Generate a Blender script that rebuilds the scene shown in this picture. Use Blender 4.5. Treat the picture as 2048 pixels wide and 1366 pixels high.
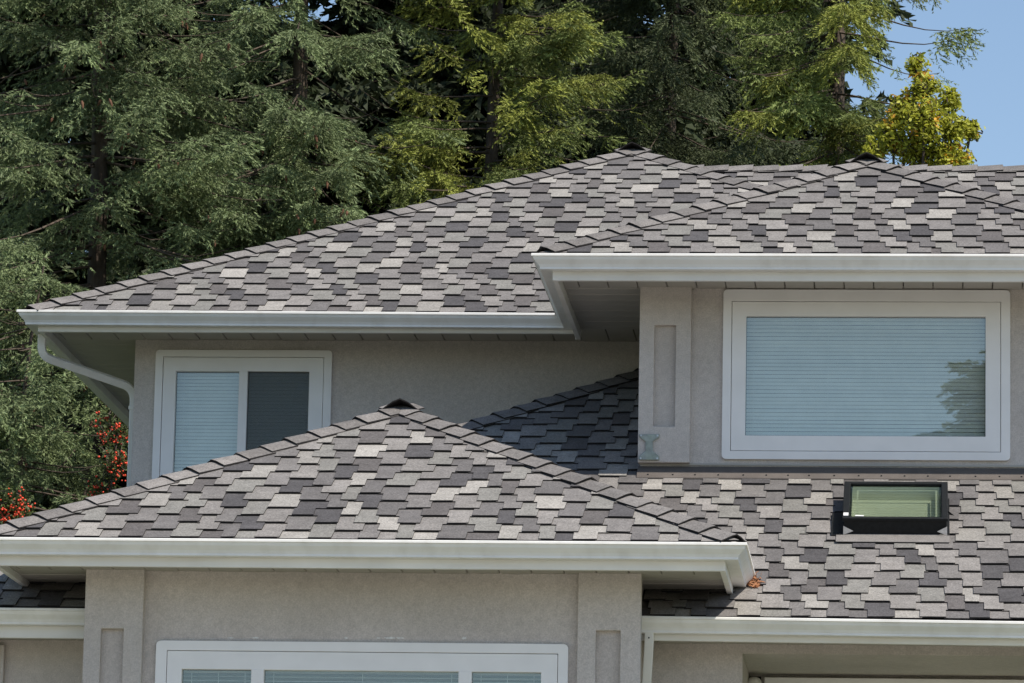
import bpy, math, random
import numpy as np
from mathutils import Vector, Matrix

# ------------------------------------------------------------------ reset
for o in list(bpy.data.objects): bpy.data.objects.remove(o)
SC = bpy.context.scene
COL = SC.collection

# ------------------------------------------------------------------ camera
F, YAW, PITCH, ROLL = 9432.5, .0897, .1833, .0198          # focal length in photo pixels (2048 wide)
CAM = np.array([1.0857, -28.1384, -4.0129])
def cam_axes():
    cy, sy, cp, sp, cr, sr = math.cos(YAW), math.sin(YAW), math.cos(PITCH), math.sin(PITCH), math.cos(ROLL), math.sin(ROLL)
    f = np.array([-sy*cp, cy*cp, sp]); r = np.array([cy, sy, 0]); d = np.cross(f, r)
    return np.array([[cr, -sr, 0], [sr, cr, 0], [0, 0, 1]]) @ np.array([r, d, f])
RM = cam_axes()
cd = bpy.data.cameras.new('camera'); cam = bpy.data.objects.new('camera', cd); COL.objects.link(cam)
cd.sensor_width = 36; cd.lens = F/2048*36; cd.clip_start = .5; cd.clip_end = 3000
m = Matrix.Identity(4)
for i in range(3):
    m[i][0], m[i][1], m[i][2], m[i][3] = RM[0][i], -RM[1][i], -RM[2][i], CAM[i]
cam.matrix_world = m
SC.camera = cam
def at(px, py, Y):
    """photo pixel -> point on the vertical plane Y (the wall or eave it lies on)"""
    d = RM.T @ np.array([(px-1024)/F, (py-683)/F, 1.0])
    return CAM + d*(Y-CAM[1])/d[1]
def ax(px, py, Y): return at(px, py, Y)[0]
def az(px, py, Y): return at(px, py, Y)[2]

# ------------------------------------------------------------------ light
SUN = Vector((.65, -.50, 1.0)).normalized()
elev = math.asin(SUN.z); rotz = math.atan2(SUN.x, SUN.y)
w = bpy.data.worlds.new('World'); SC.world = w; w.use_nodes = True
nt = w.node_tree; bg = nt.nodes['Background']
sky = nt.nodes.new('ShaderNodeTexSky'); sky.sky_type = 'NISHITA'; sky.sun_disc = False
sky.sun_elevation = elev; sky.sun_rotation = rotz; sky.air_density = 1.0; sky.dust_density = .35; sky.ozone_density = 1.0
nt.links.new(sky.outputs[0], bg.inputs[0]); bg.inputs[1].default_value = .106
sd = bpy.data.lights.new('sun', 'SUN'); sd.energy = 4.1; sd.angle = math.radians(.53); sd.color = (1, .93, .83)
so = bpy.data.objects.new('sun', sd); COL.objects.link(so)
so.rotation_euler = (-SUN).to_track_quat('-Z', 'Y').to_euler()
SC.view_settings.view_transform = 'Standard'; SC.view_settings.look = 'None'
SC.view_settings.exposure = 0.47; SC.view_settings.gamma = 1
SC.view_settings.use_curve_mapping = False
SC.render.engine = 'CYCLES'
SC.cycles.max_bounces = 8; SC.cycles.transparent_max_bounces = 12

# ------------------------------------------------------------------ materials
def mat(name, col, rough=.6, noise=None, bump=None, attr=False, spec=.3, metal=0, trans=0, stain=None):
    M = bpy.data.materials.new(name); M.use_nodes = True
    N = M.node_tree.nodes; L = M.node_tree.links; b = N['Principled BSDF']
    b.inputs['Roughness'].default_value = rough; b.inputs['Metallic'].default_value = metal
    b.inputs['Specular IOR Level'].default_value = spec
    b.inputs['Base Color'].default_value = (*col, 1)
    tc = N.new('ShaderNodeTexCoord'); out = None
    if attr:
        a = N.new('ShaderNodeAttribute'); a.attribute_name = 'Col'; out = a.outputs['Color']
    else:
        r = N.new('ShaderNodeRGB'); r.outputs[0].default_value = (*col, 1); out = r.outputs[0]
    def layer(out, scale, lo, hi, detail, stretch=None):
        n = N.new('ShaderNodeTexNoise'); n.inputs['Scale'].default_value = scale; n.inputs['Detail'].default_value = detail
        src = tc.outputs['Object']
        if stretch:
            mp = N.new('ShaderNodeMapping'); mp.inputs['Scale'].default_value = stretch; L.new(src, mp.inputs[0]); src = mp.outputs[0]
        L.new(src, n.inputs['Vector'])
        mr = N.new('ShaderNodeMapRange'); mr.inputs[1].default_value = .3; mr.inputs[2].default_value = .7
        mr.inputs[3].default_value = lo; mr.inputs[4].default_value = hi
        L.new(n.outputs['Fac'], mr.inputs[0])
        mx = N.new('ShaderNodeVectorMath'); mx.operation = 'SCALE'; L.new(out, mx.inputs[0]); L.new(mr.outputs[0], mx.inputs['Scale'])
        return mx.outputs[0]
    for nz in (noise or []): out = layer(out, *nz)
    if stain:
        scale, c2, amt, stretch = stain
        n = N.new('ShaderNodeTexNoise'); n.inputs['Scale'].default_value = scale; n.inputs['Detail'].default_value = 6
        mp = N.new('ShaderNodeMapping'); mp.inputs['Scale'].default_value = stretch
        L.new(tc.outputs['Object'], mp.inputs[0]); L.new(mp.outputs[0], n.inputs['Vector'])
        mr = N.new('ShaderNodeMapRange'); mr.inputs[1].default_value = .48; mr.inputs[2].default_value = .75; mr.inputs[4].default_value = amt
        L.new(n.outputs['Fac'], mr.inputs[0])
        mx = N.new('ShaderNodeMix'); mx.data_type = 'RGBA'; L.new(mr.outputs[0], mx.inputs[0]); L.new(out, mx.inputs[6])
        mx.inputs[7].default_value = (*c2, 1); out = mx.outputs[2]
    L.new(out, b.inputs['Base Color'])
    if bump:
        n = N.new('ShaderNodeTexNoise'); n.inputs['Scale'].default_value = bump[0]; n.inputs['Detail'].default_value = 5
        L.new(tc.outputs['Object'], n.inputs['Vector'])
        bp = N.new('ShaderNodeBump'); bp.inputs['Strength'].default_value = bump[1]; bp.inputs['Distance'].default_value = bump[2]
        L.new(n.outputs['Fac'], bp.inputs['Height']); L.new(bp.outputs[0], b.inputs['Normal'])
    if trans:
        tr = N.new('ShaderNodeBsdfTranslucent'); L.new(out, tr.inputs[0])
        mx = N.new('ShaderNodeMixShader'); mx.inputs[0].default_value = trans
        L.new(b.outputs[0], mx.inputs[1]); L.new(tr.outputs[0], mx.inputs[2]); L.new(mx.outputs[0], N['Material Output'].inputs[0])
    return M
def glass(name, tint, ior=1.5, base=.0):
    M = bpy.data.materials.new(name); M.use_nodes = True
    N = M.node_tree.nodes; L = M.node_tree.links; N.remove(N['Principled BSDF'])
    t = N.new('ShaderNodeBsdfTransparent'); t.inputs[0].default_value = (*tint, 1)
    g = N.new('ShaderNodeBsdfGlossy'); g.inputs['Roughness'].default_value = .0; g.inputs[0].default_value = (.95, 1, 1, 1)
    f = N.new('ShaderNodeFresnel'); ge = N.new('ShaderNodeNewGeometry'); mi = N.new('ShaderNodeMapRange')
    mi.inputs[3].default_value = ior; mi.inputs[4].default_value = 1/ior   # thin sheet: same Fresnel from both sides
    L.new(ge.outputs['Backfacing'], mi.inputs[0]); L.new(mi.outputs[0], f.inputs[0])
    a = N.new('ShaderNodeMath'); a.operation = 'ADD'; a.use_clamp = True; a.inputs[1].default_value = base
    # the two faces of a pane both reflect: a real double-glazed unit sends back about four times one surface
    L.new(f.outputs[0], a.inputs[0])
    tc = N.new('ShaderNodeTexCoord'); n = N.new('ShaderNodeTexNoise'); n.inputs['Scale'].default_value = 1.7
    L.new(tc.outputs['Object'], n.inputs['Vector'])
    bp = N.new('ShaderNodeBump'); bp.inputs['Strength'].default_value = .05; bp.inputs['Distance'].default_value = .004
    L.new(n.outputs['Fac'], bp.inputs['Height']); L.new(bp.outputs[0], g.inputs['Normal'])
    mx = N.new('ShaderNodeMixShader'); L.new(a.outputs[0], mx.inputs[0]); L.new(t.outputs[0], mx.inputs[1]); L.new(g.outputs[0], mx.inputs[2])
    L.new(mx.outputs[0], N['Material Output'].inputs[0])
    return M
def veil(name, col, op):
    M = bpy.data.materials.new(name); M.use_nodes = True
    N = M.node_tree.nodes; L = M.node_tree.links; b = N['Principled BSDF']; b.inputs['Base Color'].default_value = (*col, 1)
    b.inputs['Roughness'].default_value = .8
    t = N.new('ShaderNodeBsdfTransparent'); mx = N.new('ShaderNodeMixShader')
    ck = N.new('ShaderNodeTexChecker'); ck.inputs['Scale'].default_value = 700
    tc = N.new('ShaderNodeTexCoord'); L.new(tc.outputs['Object'], ck.inputs['Vector'])
    mx.inputs[0].default_value = op
    L.new(t.outputs[0], mx.inputs[1]); L.new(b.outputs[0], mx.inputs[2]); L.new(mx.outputs[0], N['Material Output'].inputs[0])
    return M
M_shingle = mat('shingle_granules', (.2, .2, .2), .95, [(170, .70, 1.30, 3), (70, .78, 1.22, 3), (14, .9, 1.1, 3), (3, .9, 1.08, 2)], (500, .5, .002), attr=True, spec=.12)
M_edge = mat('asphalt_cut_edge', (.028, .026, .026), .95, [(60, .7, 1.3, 3)], None, spec=.1)
M_deck = mat('roof_underlay', (.10, .095, .095), .95, [(300, .6, 1.4, 3), (5, .7, 1.2, 2)], (300, .4, .003), spec=.1)
M_stucco = mat('stucco', (.555, .505, .468), .95, [(120, .86, 1.14, 4), (26, .93, 1.06, 4), (1.1, .9, 1.07, 3)], (260, .75, .004), spec=.1,
               stain=(1.6, (.36, .33, .29), .32, (1, 1, .45)))
M_metal = mat('gutter_paint', (.78, .768, .74), .42, [(2.2, .93, 1.04, 4)], (9, .12, .004), spec=.4, stain=(1.4, (.50, .47, .42), .34, (6, 6, .8)))
M_fascia = mat('fascia_paint', (.76, .748, .72), .55, [(3.0, .92, 1.05, 4)], (20, .1, .003), stain=(2.2, (.52, .46, .38), .30, (.8, 2, 3)))
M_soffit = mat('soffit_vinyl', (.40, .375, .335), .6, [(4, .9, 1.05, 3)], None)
M_vinyl = mat('window_vinyl', (.82, .80, .79), .4, [(5, .96, 1.03, 3)], (12, .06, .002), spec=.45)
M_black = mat('black_metal', (.008, .009, .010), .6, [(40, .7, 1.4, 3)], None, spec=.25)
M_dark = mat('dark_cavity', (.02, .02, .022), .9, [(10, .8, 1.2, 2)], None, spec=.05)
M_blind = mat('blind_slat', (.76, .745, .71), .5, [(8, .95, 1.04, 2)], None)
M_flash = mat('flashing_strip', (.115, .100, .090), .9, [(500, .7, 1.3, 2), (6, .85, 1.12, 3)], (300, .4, .002))
M_apron = mat('shingle_apron', (.20, .187, .176), .95, [(170, .7, 1.3, 3), (14, .9, 1.1, 3)], (300, .4, .002), spec=.1)
M_alu = mat('bare_aluminium', (.55, .56, .58), .35, [(30, .8, 1.1, 3)], None, metal=.7)
M_patina = mat('patina_metal', (.30, .335, .315), .6, [(30, .75, 1.2, 4)], (60, .3, .002), stain=(12, (.33, .40, .30), .6, (1, 1, 1)))
M_bark = mat('bark', (.085, .065, .05), .95, [(9, .6, 1.4, 5, (1, 1, .25))], (18, .8, .02))
M_needle = mat('needles', (.06, .1, .05), .6, [(2.5, .8, 1.2, 2)], None, attr=True, spec=.25, trans=.18)
M_leaf = mat('leaves', (.1, .14, .03), .5, [(6, .85, 1.15, 2)], None, attr=True, spec=.3, trans=.4)
M_berry = mat('berries', (.75, .07, .025), .3, [(30, .8, 1.15, 2)], None, spec=.5)
M_cone = mat('cones', (.14, .07, .04), .8, [(60, .7, 1.3, 3)], None)
M_dry = mat('dry_needles', (.36, .165, .08), .8, [(40, .6, 1.4, 3)], None, trans=.15)
M_ground = mat('grass_ground', (.07, .09, .035), .95, [(6, .7, 1.3, 5), (.3, .8, 1.2, 3)], (30, .6, .03))
M_road = mat('asphalt', (.05, .05, .052), .95, [(80, .7, 1.3, 3), (.5, .85, 1.15, 3)], (200, .4, .004))
M_conc = mat('concrete', (.50, .465, .41), .9, [(30, .85, 1.12, 4), (.6, .85, 1.1, 3)], (90, .3, .003))
M_pane = glass('window_glass', (.90, .93, .92), 1.5, .06)
M_skyglass = glass('green_tinted_glass', (.70, .735, .67), 1.5, .0)
M_screen = veil('insect_screen', (.085, .092, .09), .42)
M_room = mat('room_wall', (.25, .24, .22), .9, [(2, .9, 1.1, 2)], None)
M_well = mat('light_well', (.78, .78, .74), .8, [(3, .95, 1.04, 2)], None)
M_caulk = mat('old_caulk', (.72, .71, .68), .7, [(60, .8, 1.1, 3)], None)

# ------------------------------------------------------------------ helpers
def mesh(name, V, Fc, M, parent=None, kind=None, smooth=False, cols=None, edge=None):
    me = bpy.data.meshes.new(name)
    if isinstance(V, np.ndarray) and isinstance(Fc, np.ndarray):
        me.vertices.add(len(V)); me.vertices.foreach_set('co', V.astype(np.float32).ravel())
        k = Fc.shape[1]; me.loops.add(len(Fc)*k); me.loops.foreach_set('vertex_index', Fc.astype(np.int32).ravel())
        me.polygons.add(len(Fc)); me.polygons.foreach_set('loop_start', np.arange(0, len(Fc)*k, k, dtype=np.int32))
        me.polygons.foreach_set('loop_total', np.full(len(Fc), k, dtype=np.int32))
        me.update(calc_edges=True)
    else:
        me.from_pydata([tuple(map(float, v)) for v in V], [], Fc); me.update()
    if cols is not None:
        a = me.attributes.new('Col', 'FLOAT_COLOR', 'POINT')
        c = np.ones((len(V), 4), np.float32); c[:, :3] = cols; a.data.foreach_set('color', c.ravel())
    if smooth: me.polygons.foreach_set('use_smooth', np.ones(len(me.polygons), bool))
    me.materials.append(M)
    if edge is not None:                      # cut edges show bare asphalt
        me.materials.append(M_edge); me.polygons.foreach_set('material_index', np.array(edge, np.int32))
    o = bpy.data.objects.new(name, me); COL.objects.link(o)
    if parent is not None: o.parent = parent
    if kind: o['kind'] = kind
    return o
def empty(name, loc=(0, 0, 0)):
    o = bpy.data.objects.new(name, None); COL.objects.link(o); o.location = loc; return o
def tag(o, label, cat, group=None, kind=None):
    o['label'] = label; o['category'] = cat
    if group: o['group'] = group
    if kind: o['kind'] = kind
class MB:
    def __init__(s): s.V = []; s.F = []
    def add(s, V, Fc):
        n = len(s.V); s.V += [tuple(v) for v in V]; s.F += [tuple(i+n for i in f) for f in Fc]
    def box(s, x0, x1, y0, y1, z0, z1):
        s.add([(x0, y0, z0), (x1, y0, z0), (x1, y1, z0), (x0, y1, z0), (x0, y0, z1), (x1, y0, z1), (x1, y1, z1), (x0, y1, z1)],
              [(0, 3, 2, 1), (4, 5, 6, 7), (0, 1, 5, 4), (1, 2, 6, 5), (2, 3, 7, 6), (3, 0, 4, 7)]); return s
    def prism(s, pts, d):
        """closed polygon of 3D points extruded by vector d"""
        n = len(pts); P = [Vector(p) for p in pts]; d = Vector(d)
        s.add([tuple(p) for p in P]+[tuple(p+d) for p in P], [tuple(range(n))[::-1], tuple(range(n, 2*n))]+[(i, (i+1) % n, n+(i+1) % n, n+i) for i in range(n)]); return s
    def ring(s, A, B, d):
        """frame between outer loop A and inner loop B (same count), extruded by d"""
        n = len(A); d = Vector(d); A = [Vector(a) for a in A]; B = [Vector(b) for b in B]
        V = A+B+[a+d for a in A]+[b+d for b in B]; Fc = []
        for i in range(n):
            j = (i+1) % n
            Fc += [(i, j, n+j, n+i), (2*n+j, 2*n+i, 3*n+i, 3*n+j), (i, 2*n+i, 2*n+j, j), (n+i, n+j, 3*n+j, 3*n+i)]
        s.add([tuple(v) for v in V], Fc); return s
    def build(s, name, M, parent=None, kind=None, smooth=False): return mesh(name, s.V, s.F, M, parent, kind, smooth)
def bevel(o, wd=.004, seg=2):
    b = o.modifiers.new('bevel', 'BEVEL'); b.width = wd; b.segments = seg; b.limit_method = 'ANGLE'; b.angle_limit = math.radians(50); return o
def rrect(x0, x1, z0, z1, y, r, n=6):
    P = []
    for cx, cz, a0 in ((x1-r, z1-r, 0), (x0+r, z1-r, 90), (x0+r, z0+r, 180), (x1-r, z0+r, 270)):
        for i in range(n+1):
            a = math.radians(a0+90*i/n); P.append((cx+r*math.cos(a), y, cz+r*math.sin(a)))
    return P
def sweep_plan(path, profile, z0, fall=0):
    """sweep an (outward, z) profile along a plan polyline with mitred corners; outward is to the right of travel"""
    V = []; Fc = []; n = len(profile); k = len(path)
    P = [Vector(p) for p in path]
    nor = []
    for i in range(k-1):
        d = (P[i+1]-P[i]).normalized(); nor.append(Vector((d.y, -d.x)))
    for i in range(k):
        if i == 0: mi = nor[0]
        elif i == k-1: mi = nor[-1]
        else:
            mi = nor[i-1]+nor[i]; mi = mi/(1+nor[i-1].dot(nor[i]))
        for (o, z) in profile:
            q = P[i]+mi*o; V.append((q.x, q.y, z0+z+fall*(q.x-P[0].x)))
    for i in range(k-1):
        for j in range(n):
            jn = (j+1) % n
            Fc.append((i*n+j, i*n+jn, (i+1)*n+jn, (i+1)*n+j))
    Fc.append(tuple(range(n))); Fc.append(tuple(range((k-1)*n, k*n))[::-1])
    return V, Fc
def sweep3(path, prof, rad=.05, seg=5):
    """rounded-elbow sweep of a closed 2D profile along a 3D polyline"""
    P = [Vector(p) for p in path]; pts = [P[0]]
    for i in range(1, len(P)-1):
        a = (P[i-1]-P[i]); b = (P[i+1]-P[i]); r = min(rad, a.length*.45, b.length*.45); a.normalize(); b.normalize()
        for s in range(seg+1):
            t = s/seg; pts.append((P[i]+a*r)*(1-t)**2+P[i]*2*t*(1-t)+(P[i]+b*r)*t*t)
    pts.append(P[-1]); V = []; Fc = []; n = len(prof); up = None
    for i, p in enumerate(pts):
        d = (pts[min(i+1, len(pts)-1)]-pts[max(i-1, 0)]).normalized()
        if up is None: up = Vector((0, 1, 0)) if abs(d.y) < .9 else Vector((1, 0, 0))
        sx = d.cross(up).normalized(); up = sx.cross(d).normalized()
        V += [tuple(p+sx*a+up*b) for a, b in prof]
    for i in range(len(pts)-1):
        for j in range(n): Fc.append((i*n+j, i*n+(j+1) % n, (i+1)*n+(j+1) % n, (i+1)*n+j))
    Fc += [tuple(range(n))[::-1], tuple(range((len(pts)-1)*n, len(pts)*n))]
    return V, Fc

# ------------------------------------------------------------------ dimensions (metres; origin = right corner of the lowest front gutter lip)
T = .5168; AL = math.atan(T); CA, SA = math.cos(AL), math.sin(AL)
EX = .143                       # shingle course
GRD = -5.6
LW = 4.763                      # low front wing
UX, UY, UZ, UWd = -1.5627, 2.6053, 2.3105, 4.4036      # upper right wing
BX, BY, BW = -5.4482, 4.7114, 8.3028                   # upper left (back) wing
RX, RY, RZ = -.690, .8061, -.352                       # lower right wing
HX = -5.5699
LLY, LLZ = .75, -.338                                  # lower left wing
WL, WLP = .63, .57              # low wing wall face, pillar face
WU, WUP = 3.36, 3.30            # upper right wing wall, pillar
WB = 5.461                      # back wing wall
WR = 1.37                       # lower right wall
G = .135                        # gutter lip in front of fascia
random.seed(7); rnd = random.Random(11)

house = empty('house', (0, 0, GRD))
tag(house, 'beige stucco house with mottled grey shingle hip roofs and white gutters', 'house')
def H(o):
    """parent a piece built in world coordinates to the house"""
    o.parent = house; o.matrix_parent_inverse = Matrix.Translation((0, 0, -GRD)); return o

# ------------------------------------------------------------------ ground and street
gx = np.linspace(-90, 90, 61); gy = np.linspace(-110, 120, 77)
def gz(x, y):
    z = GRD+np.clip((y+2)/11, 0, 1)**2*(3-2*np.clip((y+2)/11, 0, 1))*5.4 + np.clip((y-9)/60, 0, 1)*2
    return z + .06*np.sin(x*.7+y*.3)*np.clip((y-9)/4, 0, 1)
XX, YY = np.meshgrid(gx, gy); ZZ = gz(XX, YY)
V = np.stack([XX, YY, ZZ], -1).reshape(-1, 3); nx = len(gx)
Fc = np.array([(j*nx+i, j*nx+i+1, (j+1)*nx+i+1, (j+1)*nx+i) for j in range(len(gy)-1) for i in range(nx-1)])
g = mesh('ground', V, Fc, M_ground, kind='structure', smooth=True)
big = mesh('terrain', [(-1500, -1500, GRD-.5), (1500, -1500, GRD-.5), (1500, 1500, GRD-.5), (-1500, 1500, GRD-.5)], [(0, 1, 2, 3)], M_ground, kind='structure')
rd = MB().box(-88, 88, -34, -26, GRD-.02, GRD+.006).build('road', M_road); rd['kind'] = 'structure'

dv = MB().box(-14, 12, -25.9, -1.95, GRD-.05, GRD+.010).build('bounce_driveway', M_conc); dv['kind'] = 'structure'  # unseen concrete, added wide and pale to bounce warm light onto the walls

# ------------------------------------------------------------------ walls
def wall_face(mb, x0, x1, z0, z1, y, holes, depth):
    xs = sorted({x0, x1, *[h[0] for h in holes], *[h[1] for h in holes]}); zs = sorted({z0, z1, *[h[2] for h in holes], *[h[3] for h in holes]})
    for a, b in zip(xs[:-1], xs[1:]):
        for c, d in zip(zs[:-1], zs[1:]):
            if any(h[0] <= a and b <= h[1] and h[2] <= c and d <= h[3] for h in holes): continue
            mb.add([(a, y, c), (b, y, c), (b, y, d), (a, y, d)], [(0, 1, 2, 3)])
    for (a, b, c, d) in holes:
        e = y+depth
        mb.add([(a, y, c), (b, y, c), (b, y, d), (a, y, d), (a, e, c), (b, e, c), (b, e, d), (a, e, d)],
               [(0, 4, 5, 1), (1, 5, 6, 2), (2, 6, 7, 3), (3, 7, 4, 0)])
def body(mb, x0, x1, y0, y1, z0, z1):     # the three other sides
    mb.add([(x0, y0, z0), (x1, y0, z0), (x1, y1, z0), (x0, y1, z0), (x0, y0, z1), (x1, y0, z1), (x1, y1, z1), (x0, y1, z1)],
           [(1, 2, 6, 5), (2, 3, 7, 6), (3, 0, 4, 7)])
# window openings (from the photo, on each wall's own plane)
def rect(Y, xl, xr, yt, yb):
    xm, ym = (xl+xr)/2, (yt+yb)/2
    return [ax(xl, ym, Y), ax(xr, ym, Y), az(xm, yb, Y), az(xm, yt, Y)]
W_ur = rect(WU-.02, 1445, 2020.5, 579.5, 920); W_ul = rect(WB-.02, 307, 661, 700, 1003); W_lo = rect(WL-.02, 304, 1132.5, 1284.5, 1800)
def shrink(r, a): return (r[0]+a, r[1]-a, r[2]+a, r[3]-a)
SOF_L = az(900, 1138, G)+.040; SOF_U = az(1600, 562, UY+G)+.068; SOF_B = az(700, 666, BY+G)+.058
mb = MB(); wall_face(mb, -4.10, -.70, GRD, SOF_L+.02, WL, [shrink(W_lo, .05)], .16); body(mb, -4.10, -.70, WL, 6.0, GRD, SOF_L+.02)
H(mb.build('wall', M_stucco))['label'] = 'front wall of the low wing, beige stucco'
ZU0 = RZ-.2
mb = MB(); wall_face(mb, -.86, 2.2, -.4, SOF_U+.02, WU, [shrink(W_ur, .05)], .16); body(mb, -.86, 2.2, WU, 9.0, -.4, SOF_U+.02)
H(mb.build('wall', M_stucco))
XBL = ax(270, 720, WB)
mb = MB(); wall_face(mb, XBL, 1.9, GRD, SOF_B+.02, WB, [shrink(W_ul, .05)], .16); body(mb, XBL, 1.9, WB, 15.4, GRD, SOF_B+.02)
H(mb.build('wall', M_stucco))
# lower right wall with porch recess
xr0 = ax(1485, 1330, WR); zr0 = az(1700, 1309, WR)
SOF_R = az(1600, 1284, RY+G)+.035
mb = MB(); wall_face(mb, -.72, 4.9, GRD, SOF_R+.02, WR, [(xr0, 4.2, GRD, zr0)], 1.15); body(mb, -.72, 4.9, WR, 6, GRD, SOF_R+.02)
mb.add([(xr0-.1, WR+1.15, GRD), (4.3, WR+1.15, GRD), (4.3, WR+1.15, zr0+.1), (xr0-.1, WR+1.15, zr0+.1)], [(0, 1, 2, 3)])
H(mb.build('wall', M_stucco))
mb = MB(); mb.box(-7.4, -4.12, 1.30, 1.85, GRD, az(80, 1277, LLY+G)+.05); H(mb.build('wall', M_stucco))
# pilasters with recessed panels
def pilaster(xl, xr, y, yb, z0, z1, rxl, rxr, rz0, rz1, lean=0):
    mb = MB()
    A = [(xr, y, z1), (xl, y, z1), (xl, y, z0), (xr, y, z0)]; B = [(rxr, y, rz1), (rxl, y, rz1), (rxl, y, rz0), (rxr, y, rz0)]
    mb.ring(A, B, (0, yb-y, 0)); mb.box(rxl-.01, rxr+.01, y+.050, yb-.001, rz0-.01, rz1+.01)
    o = bevel(H(mb.build('pilaster', M_stucco)), .006, 2); return o
YB = .63
zz = lambda py, Y: az(1000, py, Y)
pilaster(ax(172, 1145, WLP), ax(289, 1145, WLP), WLP, WL+.03, GRD, SOF_L+.004, ax(202, 1262, WLP), ax(247, 1262, WLP), GRD+.3, az(225, 1257, WLP))
pilaster(ax(1157, 1145, WLP), ax(1283, 1145, WLP), WLP, WL+.03, GRD, SOF_L+.004, ax(1192, 1262, WLP), ax(1241, 1262, WLP), GRD+.3, az(1215, 1261, WLP))
ZPB = az(1320, 925, WUP)
pilaster(ax(1280, 600, WUP), ax(1383, 600, WUP), WUP, WU+.03, ZPB, SOF_U+.004, ax(1309, 660, WUP), ax(1352, 660, WUP), az(1330, 853, WUP), az(1330, 650, WUP))
pilaster(-5.1, ax(7, 1330, 1.25), 1.25, 1.33, GRD, az(0, 1289, 1.25), -4.98, -4.80, GRD+.3, -1.0)

# ------------------------------------------------------------------ windows
def window(out, seam, panes, Y, blinds, screens=(), label=None, rad=.03, tilt=76):
    """out / seam: outer rectangle of the casing and of the frame; panes: glass rectangles"""
    x0, x1, z0, z1 = out; s0, s1, t0, t1 = seam; yf = Y-.028
    mb = MB(); mb.ring(rrect(x0, x1, z0, z1, yf, rad), rrect(s0-.003, s1+.003, t0-.003, t1+.003, yf, .003), (0, .06, 0))
    root = bevel(H(mb.build('window', M_vinyl)), .003, 2)
    if label: root['label'] = label
    C = lambda o: (setattr(o, 'parent', root), o)[1]
    xs = [s0]; gl = sorted(panes)
    zb, zt = gl[0][2], gl[0][3]
    # frame: members between the glass
    mb = MB(); mb.ring(rrect(s0, s1, t0, t1, yf+.004, .004, 2), rrect(gl[0][0], gl[-1][1], zb, zt, yf+.004, .003, 2), (0, .07, 0))
    C(bevel(mb.build('frame', M_vinyl), .003, 2))
    for a, b in zip(gl[:-1], gl[1:]):
        C(bevel(MB().box(a[1], b[0], yf+.002, yf+.07, zb-.002, zt+.002).build('mullion', M_vinyl), .003, 2))
    for i, (a, b, c, d) in enumerate(gl):
        yg = yf+.040
        C(MB().box(a-.005, b+.005, yg, yg+.004, c-.005, d+.005).build('pane', M_pane))
        # dark spacer bar round the glass
        sp = MB().ring(rrect(a-.003, b+.003, c-.003, d+.003, yg+.006, .002, 2), rrect(a+.004, b-.004, c+.004, d-.004, yg+.006, .002, 2), (0, .006, 0)); C(sp.build('spacer_bar', M_black))
        if i in screens:
            C(MB().box(a-.003, b+.003, yg-.012, yg-.011, c-.003, d+.003).build('insect_screen', M_screen))
    # one venetian blind per window, slats real
    for (a, b, pit) in blinds:
        mb = MB(); yb = yf+.105; z = zt+.02; k = 0
        mb.box(a, b, yb-.02, yb+.02, zt+.0, zt+.03)
        while z > max(zb-.02, zt-1.5):
            ta = math.radians(tilt+rnd.uniform(-5, 5)); dy, dz = .0125*math.cos(ta), .0125*math.sin(ta)
            j = rnd.uniform(-.0006, .0006)
            mb.add([(a, yb-dy, z-dz+j), (b, yb-dy, z-dz-j), (b, yb+.002, z+.001), (a, yb+.002, z+.001), (a, yb+dy, z+dz), (b, yb+dy, z+dz)], [(0, 1, 2, 3), (3, 2, 5, 4)])
            z -= pit
        nl = max(2, int((b-a)/.45))
        for q in range(nl+1):
            xx = a+.06+(b-a-.12)*q/nl; mb.box(xx-.0012, xx+.0012, yb-.012, yb-.0105, max(zb-.02, zt-1.5), zt)
        C(mb.build('blind', M_blind, None, 'stuff'))
    # the room behind
    x0, x1 = s0+.01, s1-.01; ya, yb2 = yf+.075, yf+1.2
    z0, z1 = t0+.01, t1-.01
    C(mesh('room', [(x0, ya, z0), (x1, ya, z0), (x1, ya, z1), (x0, ya, z1), (x0, yb2, z0), (x1, yb2, z0), (x1, yb2, z1), (x0, yb2, z1)],
           [(0, 1, 5, 4), (1, 2, 6, 5), (2, 3, 7, 6), (3, 0, 4, 7), (4, 5, 6, 7)], M_room))
    return root
gp = lambda Y, *r: tuple(rect(Y, *r))
s_ur = gp(WU-.02, 1463, 2001, 604, 902.5); g_ur = gp(WU-.01, 1491.5, 1971, 633, 872.5)
window(W_ur, s_ur, [g_ur], WU, [(g_ur[0]-.01, g_ur[1]+.01, .0262)], label='wide picture window with closed blinds mirroring a spruce')
s_ul = gp(WB-.02, 323, 644, 715, 990); ga = gp(WB-.01, 349, 475.5, 743, 968); gb = gp(WB-.01, 493, 616, 745, 968)
gb = (gb[0], gb[1], ga[2], ga[3])
window(W_ul, s_ul, [ga, gb], WB, [(ga[0]-.01, gb[1]+.01, .0262)], screens=(1,), label='sliding window with a dark insect screen on one half')
s_lo = gp(WL-.02, 327.5, 1111.5, 1305, 1760); gz_ = [gp(WL-.01, a, b, 1339, 1720) for a, b in ((358, 497.5), (523, 913.5), (940, 1079))]
window(W_lo, s_lo, gz_, WL, [(q[0]-.01, q[1]+.01, .0262) for q in gz_], label='three-light window of the low wing', tilt=24)
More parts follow.
